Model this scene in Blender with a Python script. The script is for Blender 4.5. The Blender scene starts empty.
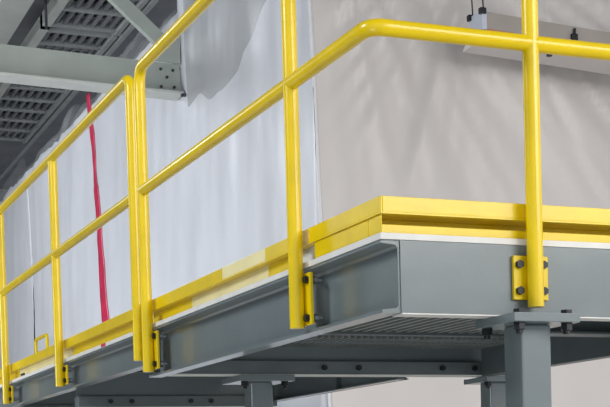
import bpy, bmesh, math, random
import numpy as np
from mathutils import Vector, Matrix, noise
random.seed(4)
SC = bpy.context.scene
COL = SC.collection

# ------------------------------------------------------------------ camera
FPX, YAW, ROLL, PITCH, CY = 1392.87, 0.3954, 0.0280, -0.0365, 531.04
cd = bpy.data.cameras.new('camera'); cam = bpy.data.objects.new('camera', cd); COL.objects.link(cam)
SC.camera = cam
fw = Vector((math.sin(YAW)*math.cos(PITCH), math.cos(YAW)*math.cos(PITCH), math.sin(PITCH)))
rt0 = Vector((math.cos(YAW), -math.sin(YAW), 0)); up0 = rt0.cross(fw)
c_, s_ = math.cos(ROLL), math.sin(ROLL)
# photograph's principal point is far below the frame (a crop of a larger shot): roll about it, then shift
rt = rt0*c_ - up0*s_
up = rt0*s_ + up0*c_
cam.matrix_world = Matrix(((rt.x, up.x, -fw.x, -1.7403), (rt.y, up.y, -fw.y, -3.5525), (rt.z, up.z, -fw.z, -0.6811), (0, 0, 0, 1)))
cd.sensor_fit = 'HORIZONTAL'; cd.sensor_width = 36; cd.lens = 36*FPX/610
cd.shift_y = (CY-203.5)/610; cd.clip_end = 200

# ------------------------------------------------------------------ light and exposure
w = bpy.data.worlds.new('world'); SC.world = w; w.use_nodes = True
w.node_tree.nodes['Background'].inputs[0].default_value = (0.90, 0.94, 1.0, 1)
w.node_tree.nodes['Background'].inputs[1].default_value = 0.75
def area(name, loc, target, size, power, color, spread=180):
    l = bpy.data.lights.new(name, 'AREA'); l.shape = 'RECTANGLE'; l.size, l.size_y = size; l.energy = power; l.color = color; l.spread = math.radians(spread)
    o = bpy.data.objects.new(name, l); COL.objects.link(o); o.location = loc
    o.rotation_euler = (Vector(target)-Vector(loc)).to_track_quat('-Z', 'Y').to_euler()
    return o
area('bay_light_front', (4.5, -5.0, 2.3), (2.6, 4.0, -1.0), (6.0, 2.4), 135, (1.0, 0.955, 0.90), 110)
area('bay_light_left', (-6.5, 7.5, .4), (2.5, 10.5, -1.0), (3.0, 2.6), 225, (0.91, 0.95, 1.0), 120)
area('low_sheet_fill', (8.5, -2.5, -1.3), (4.0, 6.2, -.9), (3.0, 1.4), 85, (1.0, .965, .93))  # added low fill that brightens the foot of the right sheet, no fixture there
area('far_sheet_fill', (-5.0, 15.5, 4.6), (2.5, 14.0, 0.0), (2.4, 2.2), 250, (0.92, 0.96, 1.0), 150)  # added fill that brightens the far end of the left sheet
area('underside_fill', (-2.2, -1.8, -2.1), (0.8, 1.6, 0.0), (1.6, 1.6), 38, (0.95, 0.98, 1.0))  # added fill from below that lifts the deck underside, no floodlight stands there
area('left_face_fill', (-5.0, 1.0, 3.2), (0.0, 1.8, -0.1), (2.0, 2.0), 85, (0.93, 0.97, 1.0), 120)  # added fill for the platform's left-facing boards and webs
SC.view_settings.view_transform = 'Standard'; SC.view_settings.look = 'None'
SC.view_settings.exposure = 0.28; SC.view_settings.gamma = 1.0; SC.view_settings.use_curve_mapping = False

# ------------------------------------------------------------------ materials
def lin(c):
    return tuple(((v/255)/12.92 if v/255 <= .04045 else ((v/255+.055)/1.055)**2.4) for v in c) + (1,)
def mat(name, rgb, rough=.5, metal=0, var=.0, vscale=4., bump=0., bscale=60., spec=.5, alpha=1., rgb2=None, coat=0., stretch=None):
    m = bpy.data.materials.new(name); m.use_nodes = True; nt = m.node_tree; b = nt.nodes['Principled BSDF']
    b.inputs['Base Color'].default_value = lin(rgb); b.inputs['Roughness'].default_value = rough; b.inputs['Metallic'].default_value = metal
    b.inputs['Specular IOR Level'].default_value = spec; b.inputs['Alpha'].default_value = alpha; b.inputs['Coat Weight'].default_value = coat
    b.inputs['Coat Roughness'].default_value = .12
    tc = nt.nodes.new('ShaderNodeTexCoord'); mp = nt.nodes.new('ShaderNodeMapping'); nt.links.new(tc.outputs['Object'], mp.inputs[0])
    if stretch: mp.inputs['Scale'].default_value = stretch
    if var or rgb2:
        n = nt.nodes.new('ShaderNodeTexNoise'); n.inputs['Scale'].default_value = vscale; n.inputs['Detail'].default_value = 5
        nt.links.new(mp.outputs[0], n.inputs['Vector'])
        r = nt.nodes.new('ShaderNodeValToRGB'); r.color_ramp.elements[0].position = .32; r.color_ramp.elements[1].position = .68
        a = rgb2 if rgb2 else tuple(max(0, v*(1-var)) for v in rgb)
        r.color_ramp.elements[0].color = lin(a); r.color_ramp.elements[1].color = lin(rgb)
        nt.links.new(n.outputs['Fac'], r.inputs[0]); nt.links.new(r.outputs[0], b.inputs['Base Color'])
    if bump:
        n2 = nt.nodes.new('ShaderNodeTexNoise'); n2.inputs['Scale'].default_value = bscale; n2.inputs['Detail'].default_value = 4
        nt.links.new(mp.outputs[0], n2.inputs['Vector'])
        bp = nt.nodes.new('ShaderNodeBump'); bp.inputs['Strength'].default_value = bump; bp.inputs['Distance'].default_value = .02
        nt.links.new(n2.outputs['Fac'], bp.inputs['Height']); nt.links.new(bp.outputs[0], b.inputs['Normal'])
    return m
YEL = mat('yellow_paint', (236, 204, 8), .30, var=.05, vscale=9, bump=.03, bscale=40, coat=.25, spec=.4)
CREAM = mat('yellow_lamp_reflection', (244, 231, 172), .3, var=.06, vscale=5)  # lamp reflections on the yellow toe boards, put in as a paler colour
GREY = mat('grey_green_paint', (111, 122, 125), .30, var=.06, vscale=3, bump=.12, bscale=5, coat=.4)
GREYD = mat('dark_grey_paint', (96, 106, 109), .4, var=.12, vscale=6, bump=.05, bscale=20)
DECKU = mat('galvanised_decking', (128, 136, 134), .45, var=.15, vscale=8)
WHITE = mat('white_edge', (225, 224, 220), .5, var=.05, vscale=12)
BOLT = mat('bolt_steel', (40, 42, 46), .4, metal=.5)
NUT = mat('zinc_nut', (150, 155, 160), .35, metal=.7)
TRUSS = mat('pale_green_steel', (182, 190, 182), .6, var=.06, vscale=3)
TRUSSL = mat('pale_steel_edge', (208, 212, 206), .6, var=.05, vscale=3)
ROOF = mat('roof_grey', (140, 142, 147), .8, var=.12, vscale=1.5)
ROOFD = mat('roof_dark', (72, 75, 84), .8, var=.2, vscale=5)
ROOFL = mat('roof_light_bar', (176, 180, 180), .7, var=.08, vscale=4)
RED = mat('red_tape', (214, 40, 84), .4, var=.18, vscale=7)
CONC = mat('concrete', (200, 198, 193), .55, var=.1, vscale=1.2, bump=.1, bscale=8)
PAINTW = mat('wall_paint', (185, 187, 190), .8, var=.05, vscale=1)
SHEETL = mat('plastic_sheet_cool', (216, 218, 224), .36, var=.05, vscale=1.6, bump=.30, bscale=3.0, stretch=(1, 1, .6))
SHEETR = mat('plastic_sheet_warm', (206, 201, 198), .40, var=.04, vscale=.9, bump=.22, bscale=2.0, stretch=(1, 1, .35))
OVER = mat('grey_film', (198, 200, 202), .30, alpha=.62, var=.06, vscale=1.3, bump=.3, bscale=3.5, stretch=(1, 1, .4))
FILM = mat('clear_film', (170, 172, 174), .22, alpha=.38, bump=.8, bscale=3)
FIXB = mat('fixture_taupe', (158, 150, 144), .5, var=.05, vscale=4)
FIXE = mat('fixture_end', (186, 192, 204), .35)
LENS = mat('fixture_lens', (205, 200, 198), .5)
ORNG = mat('orange_edge', (176, 110, 70), .5)
BROWN = mat('interior_shade_panel', (46, 42, 40), .7)

# ------------------------------------------------------------------ mesh helpers
class MB:
    def __init__(s): s.bm = bmesh.new()
    def box(s, a, b, bev=0.):
        lo = [min(a[i], b[i]) for i in range(3)]; hi = [max(a[i], b[i]) for i in range(3)]
        r = bmesh.ops.create_cube(s.bm, size=1.0); vs = r['verts']
        for v in vs: v.co = Vector([lo[i]+(v.co[i]+.5)*(hi[i]-lo[i]) for i in range(3)])
        if bev > 0:
            es = list({e for v in vs for e in v.link_edges})
            bmesh.ops.bevel(s.bm, geom=es, offset=bev, segments=2, affect='EDGES', profile=.6)
        return s
    def tube(s, pts, r, seg=20, cap=True):
        pts = [Vector(p) for p in pts]; n = len(pts); rings = []
        ref = None
        for i, p in enumerate(pts):
            t = ((pts[min(i+1, n-1)]-p).normalized() + (p-pts[max(i-1, 0)]).normalized()).normalized()
            if ref is None:
                ref = Vector((0, 0, 1)) if abs(t.z) < .9 else Vector((1, 0, 0))
            u = (ref - t*ref.dot(t)).normalized(); v = t.cross(u); ref = u
            rings.append([s.bm.verts.new(p+(u*math.cos(2*math.pi*k/seg)+v*math.sin(2*math.pi*k/seg))*r) for k in range(seg)])
        for a, b in zip(rings, rings[1:]):
            for k in range(seg): s.bm.faces.new((a[k], a[(k+1) % seg], b[(k+1) % seg], b[k]))
        if cap: s.bm.faces.new(rings[0][::-1]); s.bm.faces.new(rings[-1])
        return s
    def prism(s, prof, axis, a, b):
        """profile (closed list of 2D points in the two other axes) extruded along axis from a to b"""
        def P(q, t):
            c = [0, 0, 0]; o = [i for i in range(3) if i != axis]
            c[axis] = t; c[o[0]] = q[0]; c[o[1]] = q[1]; return c
        A = [s.bm.verts.new(P(q, a)) for q in prof]; B = [s.bm.verts.new(P(q, b)) for q in prof]; n = len(prof)
        for k in range(n): s.bm.faces.new((A[k], A[(k+1) % n], B[(k+1) % n], B[k]))
        s.bm.faces.new(A[::-1]); s.bm.faces.new(B)
        return s
    def hexa(s, c, axis, r, h):
        c = Vector(c); d = Vector([1 if i == axis else 0 for i in range(3)])
        return s.tube([c-d*h/2, c+d*h/2], r, 6)
    def build(s, name, m, parent=None, smooth=False):
        bmesh.ops.recalc_face_normals(s.bm, faces=s.bm.faces)
        me = bpy.data.meshes.new(name); s.bm.to_mesh(me); s.bm.free(); me.materials.append(m)
        if smooth:
            for p in me.polygons: p.use_smooth = True
            try: me.set_sharp_from_angle(angle=math.radians(40))
            except Exception: pass
        o = bpy.data.objects.new(name, me); COL.objects.link(o)
        if parent:
            o.parent = parent; o.matrix_parent_inverse = Matrix.Identity(4)
            # meshes are written in world coordinates: take the parents' offset out
            off = Vector((0, 0, 0)); q = parent
            while q: off += q.location; q = q.parent
            o.location = -off
        return o
def tag(o, label, cat, group=None, kind=None):
    if label: o['label'] = label
    if cat: o['category'] = cat
    if group: o['group'] = group
    if kind: o['kind'] = kind
    return o
def empty(name, loc, label, cat, group=None):
    e = bpy.data.objects.new(name, None); COL.objects.link(e); e.location = loc; e.empty_display_size = .1
    return tag(e, label, cat, group)
def copy_tree(o, parent=None):
    c = o.copy(); COL.objects.link(c)
    if parent: c.parent = parent
    for ch in list(o.children): copy_tree(ch, c)
    return c
def bend(a, b, c, r, n=8):
    """points rounding the corner a-b-c"""
    a, b, c = Vector(a), Vector(b), Vector(c); u = (a-b).normalized(); v = (c-b).normalized()
    p, q = b+u*r, b+v*r
    return [(p*(1-t)**2 + b*2*t*(1-t) + q*t*t) for t in [i/n for i in range(n+1)]]

# ------------------------------------------------------------------ the building
FZ = -2.35
f = MB().box((-14, -9, FZ-.1), (14, 30, FZ)).build('floor', CONC); tag(f, 'pale grey concrete floor', None, kind='structure'); 
f = MB().box((-14, 29.8, FZ), (14, 30, 7)).build('wall_back', PAINTW); tag(f, 'grey far wall', None, kind='structure')
f = MB().box((-14.2, -9, FZ), (-14, 30, 7)).build('wall_left', PAINTW); tag(f, 'grey left wall', None, kind='structure')
f = MB().box((-14, -9, 6.4), (14, 30, 6.55)).build('ceiling', ROOF); tag(f, 'dark grey roof deck', None, kind='structure')

# roof grilles hanging just under the roof deck
def grille(x0, x1, y0, n, pitch, z, label):
    e = empty('roof_grille', (x0, y0, z), label, 'roof grille', 'roof grilles above the plastic enclosure')
    y1 = y0+n*pitch
    MB().box((x0, y0, z+.17), (x1, y1, z+.18)).build('back_panel', ROOFD, e)
    for k in range(n+1): MB().box((x0-.05, y0+k*pitch-.045, z-.02), (x1+.05, y0+k*pitch+.045, z+.10)).build('cross_bar', ROOFL, e)
    m = MB(); nb = 7
    for k in range(nb):
        x = x0+(k+.5)*(x1-x0)/nb
        m.box((x-.025, y0, z+.0), (x+.025, y1, z+.05))
    m.build('louvres', ROOF, e)
    MB().box((x0-.12, y0-.3, z-.05), (x0, y1+.1, z+.14)).build('side_rail', TRUSSL, e)
    MB().box((x1+.02, y0-.1, z-.04), (x1+.09, y1+.1, z+.12)).build('side_rail', ROOFL, e)
    return e
grille(2.90, 3.85, 15.15, 2, .72, 6.0, 'roof grille seen highest above the pale truss beam')
grille(2.90, 3.85, 16.85, 2, .60, 6.0, 'roof grille resting just above the top of the pale truss beam')
grille(2.90, 3.85, 19.2, 6, .70, 6.0, 'long roof grille below the pale truss beam at far left')
for k, (x0, x1, z, m_, lb) in enumerate(((2.0, 2.42, 5.9, TRUSSL, 'wide pale strip along the roof at the top left corner'), (3.98, 4.06, 5.95, ROOFL, 'thin pale purlin to the right of the roof grilles'))):
    tag(MB().box((x0, 13.0, z), (x1, 29, z+.12)).build('roof_strip', m_), lb, 'roof strip', None)
tag(MB().tube([(2.62, 15.6, 5.6), (2.62, 15.6, 6.4)], .02, 8).build('hanger_rod', ROOFD), 'thin dark hanger rod at the top left beside the roof grille', 'rod')

# pale lattice truss: bottom chord + diagonal
t = empty('roof_truss', (0, 9.3, 3.0), 'pale grey-green steel truss beam with diagonal brace ending at the plastic sheet', 'truss')
MB().box((-9, 9.34, 3.02), (2.47, 9.38, 3.30)).build('chord_web', TRUSS, t)
MB().box((-9, 9.22, 2.985), (2.47, 9.46, 3.012), .004).build('bottom_flange', TRUSSL, t)
m = MB()
a, b = Vector((2.55, 9.36, 3.30)), Vector((1.55, 9.36, 4.13)); d = (b-a).normalized(); n = Vector((-d.z, 0, d.x))*.065
m.prism([((a+n).x, (a+n).z), ((a-n).x, (a-n).z), ((b-n).x, (b-n).z), ((b+n).x, (b+n).z)], 1, 9.33, 9.40); m.build('diagonal_brace', TRUSS, t)
MB().prism([(2.18, 3.30), (2.47, 3.30), (2.47, 3.58), (2.40, 3.58)], 1, 9.30, 9.325).build('gusset_plate', TRUSS, t)
for (x, z) in ((2.28, 3.235), (2.40, 3.235), (2.34, 3.165), (2.28, 3.07), (2.41, 3.075)):
    MB().hexa((x, 9.33, z), 1, .014, .02).build('bolt', ROOFD, t)
MB().box((2.44, 9.20, 2.965), (2.49, 9.24, 2.99), .004).build('end_clip', ROOFD, t)

for ch in t.children:
    for v in ch.data.vertices: v.co.z += .035 + (2.5-v.co.x)*.022

# ------------------------------------------------------------------ plastic sheeting
def sheet(name, m, P, nu, nv, label, smooth=True, cat='plastic sheet', solid=.004):
    bm = bmesh.new(); g = [[bm.verts.new(P(i/nu, j/nv)) for j in range(nv+1)] for i in range(nu+1)]
    for i in range(nu):
        for j in range(nv): bm.faces.new((g[i][j], g[i+1][j], g[i+1][j+1], g[i][j+1]))
    bmesh.ops.remove_doubles(bm, verts=bm.verts, dist=.0004)
    me = bpy.data.meshes.new(name); bm.to_mesh(me); bm.free(); me.materials.append(m)
    for p in me.polygons: p.use_smooth = smooth
    o = bpy.data.objects.new(name, me); COL.objects.link(o); tag(o, label, cat)
    if solid:
        md = o.modifiers.new('thickness', 'SOLIDIFY'); md.thickness = solid
    return o
def nz(x, y, z=0.): return noise.noise(Vector((x, y, z)))
SX, SY = 2.5, 6.16
def lean(z): return .060*(1.0-(z-0.)/2.5)      # the corner leans out towards its foot
def fold_l(y, z):
    top = max(0, min(1, (z-1.2)/2))
    d = .030*nz(y*.9, z*.35, 3) + .012*nz(y*3.1+z*.5, z*.4, 7)
    d += .014*top*math.sin(y*8-z*1.9+4*nz(y, z))*max(0, 1-(y-6.2)/3.5)
    d += .003*nz(y*6, z*1.3, 1)
    # creases running off at an angle
    for (a, b, c, k) in ((.55, .85, 5.2, 1), (-.4, .9, -1.6, 2), (.15, 1., 3.5, 3), (.8, .5, 8.8, 4)):
        q = a*y*.6+b*z-c+.12*nz(y*.8, z, k); d += .010*math.exp(-(q/.045)**2)*max(0, nz(y*.7, z*.7, k+9)+.2)
    return d
def PL(y0, y1, z0, top, jag=0., edge=None):
    def f(u, v):
        y = y0+(y1-y0)*u; z = min(top(y), z0+(6.3-z0)*v)
        if edge: y += edge(u, z)
        if y < SY+.02: return (SX+lean(z), SY, z)
        return (SX+fold_l(y, z)*min(1, (y-SY)*3), y, z)
    return f
def top_l(y):
    if y < 9.4: return 6.3
    return 3.86 + .05*nz(y*1.2, 0, 4) + .04*nz(y*4, 2, 4)
def edgeA(u, z): return (-.60*max(0, min(1, (2.3-z)/1.3)) if u > .999 else 0.)
sheet('plastic_sheet', SHEETL, PL(SY, 16.55, FZ, lambda y: top_l(y+.01), edge=edgeA), 300, 130, 'long bluish-white plastic wall sheet carrying the red tape stripe')
def edgeB(u, z): return (.12*max(0, min(1, (2.3-z)/1.3)) if u < .001 else 0.)
sheet('plastic_sheet', SHEETL, PL(16.53, 28.5, FZ, lambda y: top_l(y+.01), edge=edgeB), 120, 80, 'farthest bluish-white plastic sheet left of the dark slit')
tag(MB().box((2.72, 16.2, FZ), (2.80, 19.6, 2.6)).build('interior_shade_panel', BROWN), 'dark panel added as the unlit interior seen through the slit in the plastic sheet', 'board')  # added panel whose dark colour stands for the shade inside the enclosure

def swoop(x, z):
    # folds hanging from the light fixture fan out downwards
    a = (x-3.9)/(3.1-z+.6) if z < 3.0 else 0
    return a
def fold_r(x, z):
    d = .035*nz(x*.8, z*.3, 11) + .010*nz(x*2.7, z*.35, 17)
    a = swoop(x, z); top = max(0, min(1, (z-.6)/1.6))
    d += .050*top*nz(a*6, .3, 5) + .028*top*nz(a*15, .2, 8)
    b = (x-2.5)/(4.2-z) if z < 4 else 0
    d += .055*top*nz(b*8, .4, 21) + .02*top*nz(b*19, .1, 3)
    return d
def PR(u, v):
    x = SX + 7.5*u**1.2; z = FZ + (6.3-FZ)*v
    if u == 0: return (SX+lean(z), SY, z)
    k = min(1, (x-SX)*3)
    x2 = x + lean(z)*max(0, 1-(x-SX)/1.0)
    return (x2, SY + fold_r(x, z)*k, z)
sheet('plastic_sheet', SHEETR, PR, 190, 130, 'warm grey plastic sheet wall facing front behind the right hand railing')
# rounded pale seam on the enclosure's corner
def PC(u, v):
    z = FZ+(6.3-FZ)*v; a = math.pi*(.5+u*1.0)
    wob = .006*nz(z*1.5, 3, 2)
    return (SX+lean(z)+.01+wob+.045*math.cos(a)*1.0, SY-.012-.03*math.sin(a-math.pi/2)+.03, z)
sheet('corner_fold', mat('pale_film', (226, 226, 230), .3), PC, 8, 60, 'pale vertical fold of plastic along the enclosure corner', cat='plastic fold')
# greyer second layer of film hung over the tall sheet's top
def PO(u, v):
    y = 6.45+2.72*u
    zb = 2.82 + .30*math.sin(u*5.5)*(1-u) + .10*nz(y*3, 1, 5) + (.0 if u < .5 else (u-.5)*.25)
    if u < .35: zb += (.35-u)*1.3
    z = zb+(6.25-zb)*v
    k = min(1, v*6)*min(1, u*8)
    return (SX+fold_l(y, z)-.006+k*(-.02+.022*nz(y*2.2+z*.5, z*.7, 9)+.010*nz(y*7+z, z*1.5, 2)), y, z)
sheet('film_layer', OVER, PO, 80, 80, 'greyer film layer draped over the top of the tall sheet near the truss end', cat='plastic film', solid=0)
# clear film trailing off the wall top towards the roof
def PF(u, v):
    y = 11.2+9.5*u; s = 4*v*(1-v)
    return (SX+.02+.75*v+.12*nz(y*1.1, v*3, 6), y, 3.80+(.95+.4*nz(y*.5, 1, 1)+.25*nz(y*2.2, 5, 1))*v+.10*nz(y*1.7, v*4, 2))
sheet('clear_film', FILM, PF, 90, 20, 'crumpled clear plastic film rising from the wall top towards the roof grilles', cat='plastic film', solid=0)
# red tape stripe
def PT(u, v):
    z = FZ + (4.02-FZ)*v
    y = 12.99 - .165*(3.95-z) if z > 1.3 else 12.55-.12*(1.3-z)
    y = 12.90 - .155*(3.6-z) + .05*nz(z*2.2, 4, 1)
    wd = .075 + (.04 if z < 2.9 else 0.)+.035*max(0, min(1, (2.3-z)))+.02*nz(z*5, 2, 2)
    y += (u-.5)*2*wd
    return (SX+fold_l(y, z)-.007, y, z)
tag(sheet('tape_stripe', RED, PT, 4, 110, 'vertical red tape stripe on the bluish plastic wall', cat='tape'), None, None)

# ------------------------------------------------------------------ hanging light fixture in front of the right sheet
e = empty('hanging_light', (3.63, 5.6, 2.7), 'long taupe strip light hanging on thin cables before the grey plastic wall', 'light fixture')
def fixbox(m, x0, x1, y0, y1, z0, z1, sl=-.043):
    vs = []
    for x in (x0, x1):
        for (y, z) in ((y0, z0), (y1, z0), (y1, z1), (y0, z1)): vs.append(m.bm.verts.new((x, y, z+(x-3.63)*sl)))
    for q in ((0, 1, 2, 3), (7, 6, 5, 4), (0, 4, 5, 1), (1, 5, 6, 2), (2, 6, 7, 3), (3, 7, 4, 0)): m.bm.faces.new([vs[i] for i in q])
    return m
fixbox(MB(), 3.66, 6.2, 5.6, 5.76, 2.645, 2.775).build('housing', FIXB, e)
fixbox(MB(), 3.62, 3.66, 5.59, 5.77, 2.64, 2.78).build('end_cap', FIXE, e)
fixbox(MB(), 3.66, 6.2, 5.594, 5.60, 2.628, 2.648).build('lower_edge', ORNG, e)
m = MB()
m.prism([(5.60, 2.63), (5.76, 2.63), (5.86, 2.545), (5.50, 2.545)], 0, 3.60, 6.2)
for v in m.bm.verts: v.co.z += (v.co.x-3.63)*-.043
lens = m.build('reflector', LENS, e)
for (y, z, xt) in ((5.60, 2.77, 3.59), (5.76, 2.77, 3.60)):
    MB().tube([(3.64, y, z), (xt, y, 3.6), (xt-.05, y, 6.4)], .0055, 8).build('cable', BOLT, e)
for (y, z) in ((5.592, 2.77), (5.768, 2.77), (5.768, 2.66)):
    MB().box((3.60, y-.02, z-.02), (3.65, y+.02, z+.025), .005).build('cable_clip', BOLT, e)
MB().box((4.40, 5.575, 2.60), (4.455, 5.60, 2.68), .008).tube([(4.43, 5.585, 2.68), (4.43, 5.585, 2.72)], .01, 8).build('clip', BOLT, e)
MB().tube([(4.135, 5.49, 2.455), (4.135, 5.49, 2.485)], .022, 10).build('knob', BOLT, e)

# ------------------------------------------------------------------ platform steelwork
ZB, ZB2 = -.2145, -.1560
# left channel of the near platform bay: web at x=.05, flanges outwards to x=0
def channel_prof_left(zb, zt=-.009):
    return [(0, zt), (.058, zt), (.058, zb), (0, zb), (0, zb+.009), (.046, zb+.014), (.052, zb+.022), (.052, zt-.022), (.046, zt-.014), (0, zt-.009)]
c = empty('channel_beam', (0, 1.1, ZB), 'grey steel channel beam along the near platform left edge, open side outwards', 'steel beam')
m = MB(); p = [(x, z) for x, z in channel_prof_left(ZB)]
m.prism(p, 1, 0.004, 2.335); m.build('channel', GREY, c, smooth=False)
c2 = empty('channel_beam', (0, 4, ZB2), 'shallower grey steel channel beam along the far platform left edge', 'steel beam')
MB().prism(channel_prof_left(ZB2), 1, 2.345, 7.6).build('channel', GREY, c2)
# right channel: web outer face at y=0
r = empty('channel_beam', (.9, 0, ZB), 'flat faced grey steel beam across the front of the platform', 'steel beam')
m = MB().prism([(0, -.009), (.058, -.009), (.058, -.018), (.012, -.024), (.008, -.032), (.008, ZB+.022), (.012, ZB+.014), (.058, ZB+.009), (.058, ZB), (0, ZB)], 0, .0585, 2.4)
m.build('channel', GREY, r)
MB().box((.059, -.004, ZB-.004), (2.4, .060, ZB-.0005)).build('bottom_strip', WHITE, r)
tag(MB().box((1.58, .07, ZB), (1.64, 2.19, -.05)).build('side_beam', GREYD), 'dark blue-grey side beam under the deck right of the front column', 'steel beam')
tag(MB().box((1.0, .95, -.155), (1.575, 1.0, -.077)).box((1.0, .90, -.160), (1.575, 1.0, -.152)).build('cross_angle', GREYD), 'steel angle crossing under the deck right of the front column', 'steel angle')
# deck slab edge + corrugated underside
d = empty('platform_deck', (0, 0, 0), 'near platform deck with white edge and corrugated underside', 'deck')
MB().box((-.004, -.004, -.0085), (2.4, 2.335, .009)).build('deck_board', WHITE, d)
def corrugated(x0, x1, y0, y1, zt, depth, pitch):
    m = MB(); n = int((x1-x0)/pitch); prof = []
    for k in range(n):
        x = x0+k*pitch
        prof += [(x, zt-.006), (x+pitch*.35, zt-.006), (x+pitch*.5, zt-depth), (x+pitch*.85, zt-depth)]
    prof += [(x0+n*pitch, zt-.006), (x0+n*pitch, zt), (x0, zt)]
    return m.prism(prof, 1, y0, y1)
corrugated(.07, 1.57, .07, 1.72, -.010, .060, .050).build('corrugated_underside', DECKU, d)
corrugated(.07, 1.57, 1.80, 2.18, -.010, .080, .030).build('corrugated_underside', DECKU, d)
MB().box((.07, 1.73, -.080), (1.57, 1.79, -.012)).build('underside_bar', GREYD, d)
MB().box((.07, 1.94, -.092), (1.57, 1.985, -.086)).build('underside_strip', GREY, d)
d2 = empty('platform_deck', (0, 2.4, 0), 'far platform deck with white edge and dark ribbed underside', 'deck')
MB().box((-.004, 2.345, -.0085), (1.3, 7.6, .009)).build('deck_board', WHITE, d2)
corrugated(.07, 1.2, 2.46, 7.5, -.010, .045, .036).build('corrugated_underside', DECKU, d2)
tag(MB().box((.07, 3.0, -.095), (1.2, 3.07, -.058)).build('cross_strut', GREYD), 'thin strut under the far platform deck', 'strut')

def girder(y, x0, x1, zt, zb, bolts, label):
    e = empty('cross_girder', ((x0+x1)/2, y, zb), label, 'steel beam')
    MB().box((x0, y, zt-.008), (x1, y+.09, zt)).box((x0, y+.04, zb+.06), (x1, y+.05, zt-.008)).build('girder_web', GREY, e)
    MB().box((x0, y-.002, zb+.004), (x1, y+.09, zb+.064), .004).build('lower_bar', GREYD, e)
    MB().box((x0, y-.008, zb), (x1, y+.09, zb+.004)).build('bottom_plate', TRUSSL, e)
    for x in bolts: MB().hexa((x, y-.008, zb+.034), 1, .013, .014).build('bolt', BOLT, e)
    return e
girder(2.20, .062, 1.74, -.058, -.213, (.775, .945, 1.375, 1.545), 'deep dark girder crossing under the platform behind the front column')
girder(3.90, .062, 1.22, -.058, -.255, (.24, .36, .70, .82), 'second dark girder under the far platform, left of rear column')
girder(5.40, .062, 1.22, -.058, -.215, (.14, .26, .6, .8), 'farthest girder under the platform beside the leftmost post')
b = empty('edge_beam', (1.25, 4, -.22), 'grey-green beam along the far platform right edge, light plastic below it', 'steel beam')
MB().box((1.24, 2.32, -.222), (1.25, 7.6, -.058)).box((1.20, 2.32, -.222), (1.26, 7.6, -.216)).build('beam_web', GREY, b)
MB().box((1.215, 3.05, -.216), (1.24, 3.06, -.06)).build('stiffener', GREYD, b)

def column(x, y, ztop, cap, label, hb):
    e = empty('support_column', (x, y, FZ), label, 'column', None)
    MB().box((x-.05, y-.05, FZ+.012), (x+.05, y+.05, ztop-.026), .006).build('post_tube', GREY, e, smooth=False)
    cp = MB().box((x+cap[0], y+cap[2], ztop-.026), (x+cap[1], y+cap[3], ztop), .002).build('cap_plate', GREY, e)
    MB().box((x-.12, y-.12, FZ), (x+.12, y+.12, FZ+.012), .002).build('base_plate', GREY, e)
    for (bx, by, up_) in hb:
        if up_: MB().hexa((x+bx, y+by, ztop+.006), 2, .018, .012).build('bolt', BOLT, cp)
        MB().hexa((x+bx, y+by, ztop-.036), 2, .018, .020).tube([(x+bx, y+by, ztop-.046), (x+bx, y+by, ztop-.058)], .010, 10).build('bolt', BOLT, cp)
    return e
column(.470, -.0, -.2190, (-.11, .112, -.112, .112), 'grey square column with bolted cap plate under the front beam', ((-.078, -.085, True), (.082, -.085, True), (-.085, .085, False)))
column(.495, 2.30, -.2135, (-.13, .13, -.12, .12), 'rear square column under the cross girder left of centre', ((-.095, -.085, False), (.095, -.085, False)))
column(1.700, 2.28, -.2145, (-.10, .10, -.10, .12), 'square column half hidden just behind the front column', ((-.085, -.085, False), (.08, .085, False)))

# ------------------------------------------------------------------ toe boards
LZ = .066; TZ = .113
tl = empty('toe_board', (0, 1.1, 0), 'yellow toe board along the near platform left edge, lamp reflections coloured in as pale cream patches', 'toe board')
def seg_box(x0, x1, y0, y1, z0, z1, name, m, par, lab=None, bev=.0015):
    o = MB().box((x0, y0, z0), (x1, y1, z1), bev).build(name, m, par)
    if lab: o['label'] = lab
    return o
YJ = 2.34
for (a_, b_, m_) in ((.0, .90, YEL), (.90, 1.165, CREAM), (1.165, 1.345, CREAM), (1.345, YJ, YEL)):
    seg_box(0, .006, a_+(.0 if a_ == 0 else .0008), b_-.0008, LZ+.003, TZ, 'upper_plate', m_, tl, 'pale cream section coloured as a lamp reflection' if m_ is CREAM else None)
MB().prism([(0, 0), (.096, .096), (.034, .096), (.034, YJ), (0, YJ)], 2, LZ-.002, LZ+.003).build('lip', YEL, tl)
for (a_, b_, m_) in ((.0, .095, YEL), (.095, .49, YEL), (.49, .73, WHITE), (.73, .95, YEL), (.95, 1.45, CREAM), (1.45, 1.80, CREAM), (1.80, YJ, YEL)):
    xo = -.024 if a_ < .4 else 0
    seg_box(.030+xo, .034+xo, a_+(.0125 if a_ == 0 else .001), b_-.001, .0095, LZ-.0025, 'lower_plate', m_, tl, {id(CREAM): 'pale cream section coloured as a lamp reflection', id(WHITE): 'white section'}.get(id(m_)))
tr = empty('toe_board', (1.2, 0, 0), 'bright yellow toe board across the front of the platform', 'toe board')
seg_box(.0065, .47, 0, .006, LZ+.003, TZ, 'upper_plate', YEL, tr)
seg_box(.471, 2.4, 0, .006, LZ+.003, TZ, 'upper_plate', YEL, tr)
MB().prism([(.0006, 0), (2.4, 0), (2.4, .096), (.0965, .096)], 2, LZ-.002, LZ+.003).build('lip', YEL, tr)
seg_box(.036, 2.4, .090, .095, .0095, LZ-.002, 'lower_plate', YEL, tr)
seg_box(.004, 2.4, .004, .012, .0095, .034, 'kick_strip', YEL, tr)
tf = empty('toe_board', (0, 4.5, 0), 'yellow toe board of the far platform, left of the double post', 'toe board')
seg_box(0, .006, YJ+.01, 7.6, LZ+.003, TZ, 'upper_plate', YEL, tf)
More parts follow.
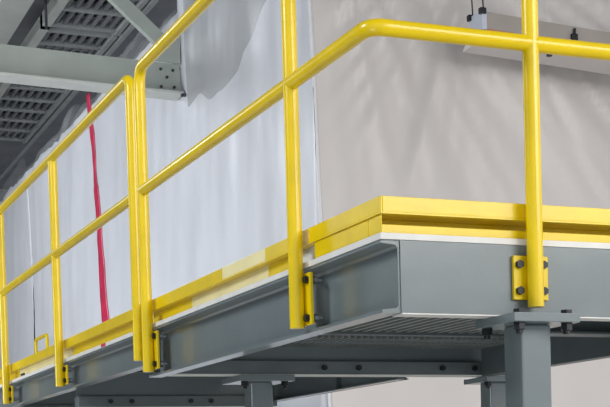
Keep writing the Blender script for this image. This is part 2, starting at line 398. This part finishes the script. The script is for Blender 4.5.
seg_box(0, .034, YJ+.01, 7.6, LZ-.002, LZ+.003, 'lip', YEL, tf, None, .0005)
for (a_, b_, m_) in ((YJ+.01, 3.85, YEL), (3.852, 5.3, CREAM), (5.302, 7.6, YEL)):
    seg_box(.030, .034, a_, b_, .0095, LZ-.0025, 'lower_plate', m_, tf, 'pale cream section coloured as a lamp reflection' if m_ is CREAM else None)
MB().box((-.003, 5.02, .012), (.004, 5.12, .026)).build('latch', BOLT, tf)['label'] = 'small dark latch on the lower edge'

# ------------------------------------------------------------------ guardrails
R = .0240; O = -.036; ZT, ZM = 1.084, .569
def post(par, x, y, zb, ztop, plate, faceaxis):
    """post tube + its plate and bolts; faceaxis 0: fixed to the left face (x=0), 1: to the front face (y=0)"""
    zc = zb
    p = MB().tube([(x, y, zb), (x, y, ztop)], R, 24).build('post', YEL, par, smooth=True)
    z0, z1, hw = plate
    if faceaxis == 0:
        MB().box((-.0125, y-hw, z0), (-.0008, y+hw, z1), .0025).build('mounting_plate', YEL, p)
        for z in (z0+.022, z1-.022):
            for s in (-1, 1):
                yy = y+s*(hw-.020)
                MB().hexa((-.019, yy, z), 0, .0125, .013).build('bolt', BOLT, p)
                MB().tube([(-.0005, yy, z), (.034, yy, z)], .007, 10).hexa((.012, yy, z), 0, .0125, .013).build('nut', NUT, p)
    else:
        MB().box((x-hw, -.0125, z0), (x+hw, -.0008, z1), .0025).build('mounting_plate', YEL, p)
        for z in (z0+.026, z1-.026):
            for s in (-1, 1): MB().hexa((x+s*(hw-.018), -.018, z), 1, .0125, .012).build('bolt', BOLT, p)
    # short weld pad joining the post to the plate
    return p
g1 = empty('guardrail', (0, 0, 0), 'yellow tube guardrail wrapping the near corner of the platform', 'guardrail')
Y1, Y2, XP = .5463, 2.2174, .4805
post(g1, O, Y1, -.200, ZT-.02, (-.192, -.028, .056), 0)
post(g1, O, Y2, -.200, ZT-.09, (-.190, -.028, .056), 0)
post(g1, XP, O, -.194, ZT-.02, (-.170, -.041, .059), 1)
post(g1, 2.1, O, -.194, ZT-.02, (-.170, -.041, .059), 1)
pts = [(O, Y2, ZT-.095)] + bend((O, Y2, ZT-.4), (O, Y2, ZT), (O, 0, ZT), .075) + bend((O, 1, ZT), (O, O, ZT), (1, O, ZT), .05) + [(2.4, O, ZT)]
MB().tube(pts, R, 24).build('top_rail', YEL, g1, smooth=True)
pts = [(O, Y2, ZM)] + bend((O, 1, ZM), (O, O, ZM), (1, O, ZM), .05) + [(2.4, O, ZM)]
MB().tube(pts, R*.98, 24).build('mid_rail', YEL, g1, smooth=True)
g2 = empty('guardrail', (0, 4.5, 0), 'yellow tube guardrail of the far platform, ending beside the double post', 'guardrail')
Y2b, Y3, Y4 = 2.3574, 3.9016, 5.4262
post(g2, O, Y2b, -.140, ZT-.09, (-.132, -.028, .056), 0)
for y in (Y3, Y4, 6.95): post(g2, O, y, -.140, ZT-.02, (-.132, -.028, .056), 0)
pts = [(O, Y2b, ZT-.095)] + bend((O, Y2b, ZT-.4), (O, Y2b, ZT), (O, 4, ZT), .06) + [(O, 7.4, ZT)]
MB().tube(pts, R, 24).build('top_rail', YEL, g2, smooth=True)
MB().tube([(O, Y2b, ZM), (O, 7.4, ZM)], R*.98, 24).build('mid_rail', YEL, g2, smooth=True)

# tall yellow hoop standing on the floor by the slit
hx = 2.25
h = empty('barrier_hoop', (hx, 14.9, FZ), 'small yellow hoop showing low by the dark slit in the plastic sheet', 'barrier')
MB().tube([(hx, 15.25, FZ)]+bend((hx, 15.25, 0), (hx, 15.25, 1.31), (hx, 14.55, 1.31), .06)+bend((hx, 15.25, 1.31), (hx, 14.55, 1.31), (hx, 14.55, 0), .06)+[(hx, 14.55, FZ)], .024, 14).build('hoop_tube', YEL, h, smooth=True)
MB().box((hx-.05, 15.15, FZ), (hx+.05, 15.35, FZ+.01)).build('foot_plate', YEL, h)
MB().box((hx-.05, 14.45, FZ), (hx+.05, 14.65, FZ+.01)).build('foot_plate', YEL, h)
tag(MB().box((-.0065, 3.04, -.006), (-.0042, 3.12, .0085)).build('tape_scrap', RED), 'small red tape scrap on the white deck edge below the red stripe', 'tape')
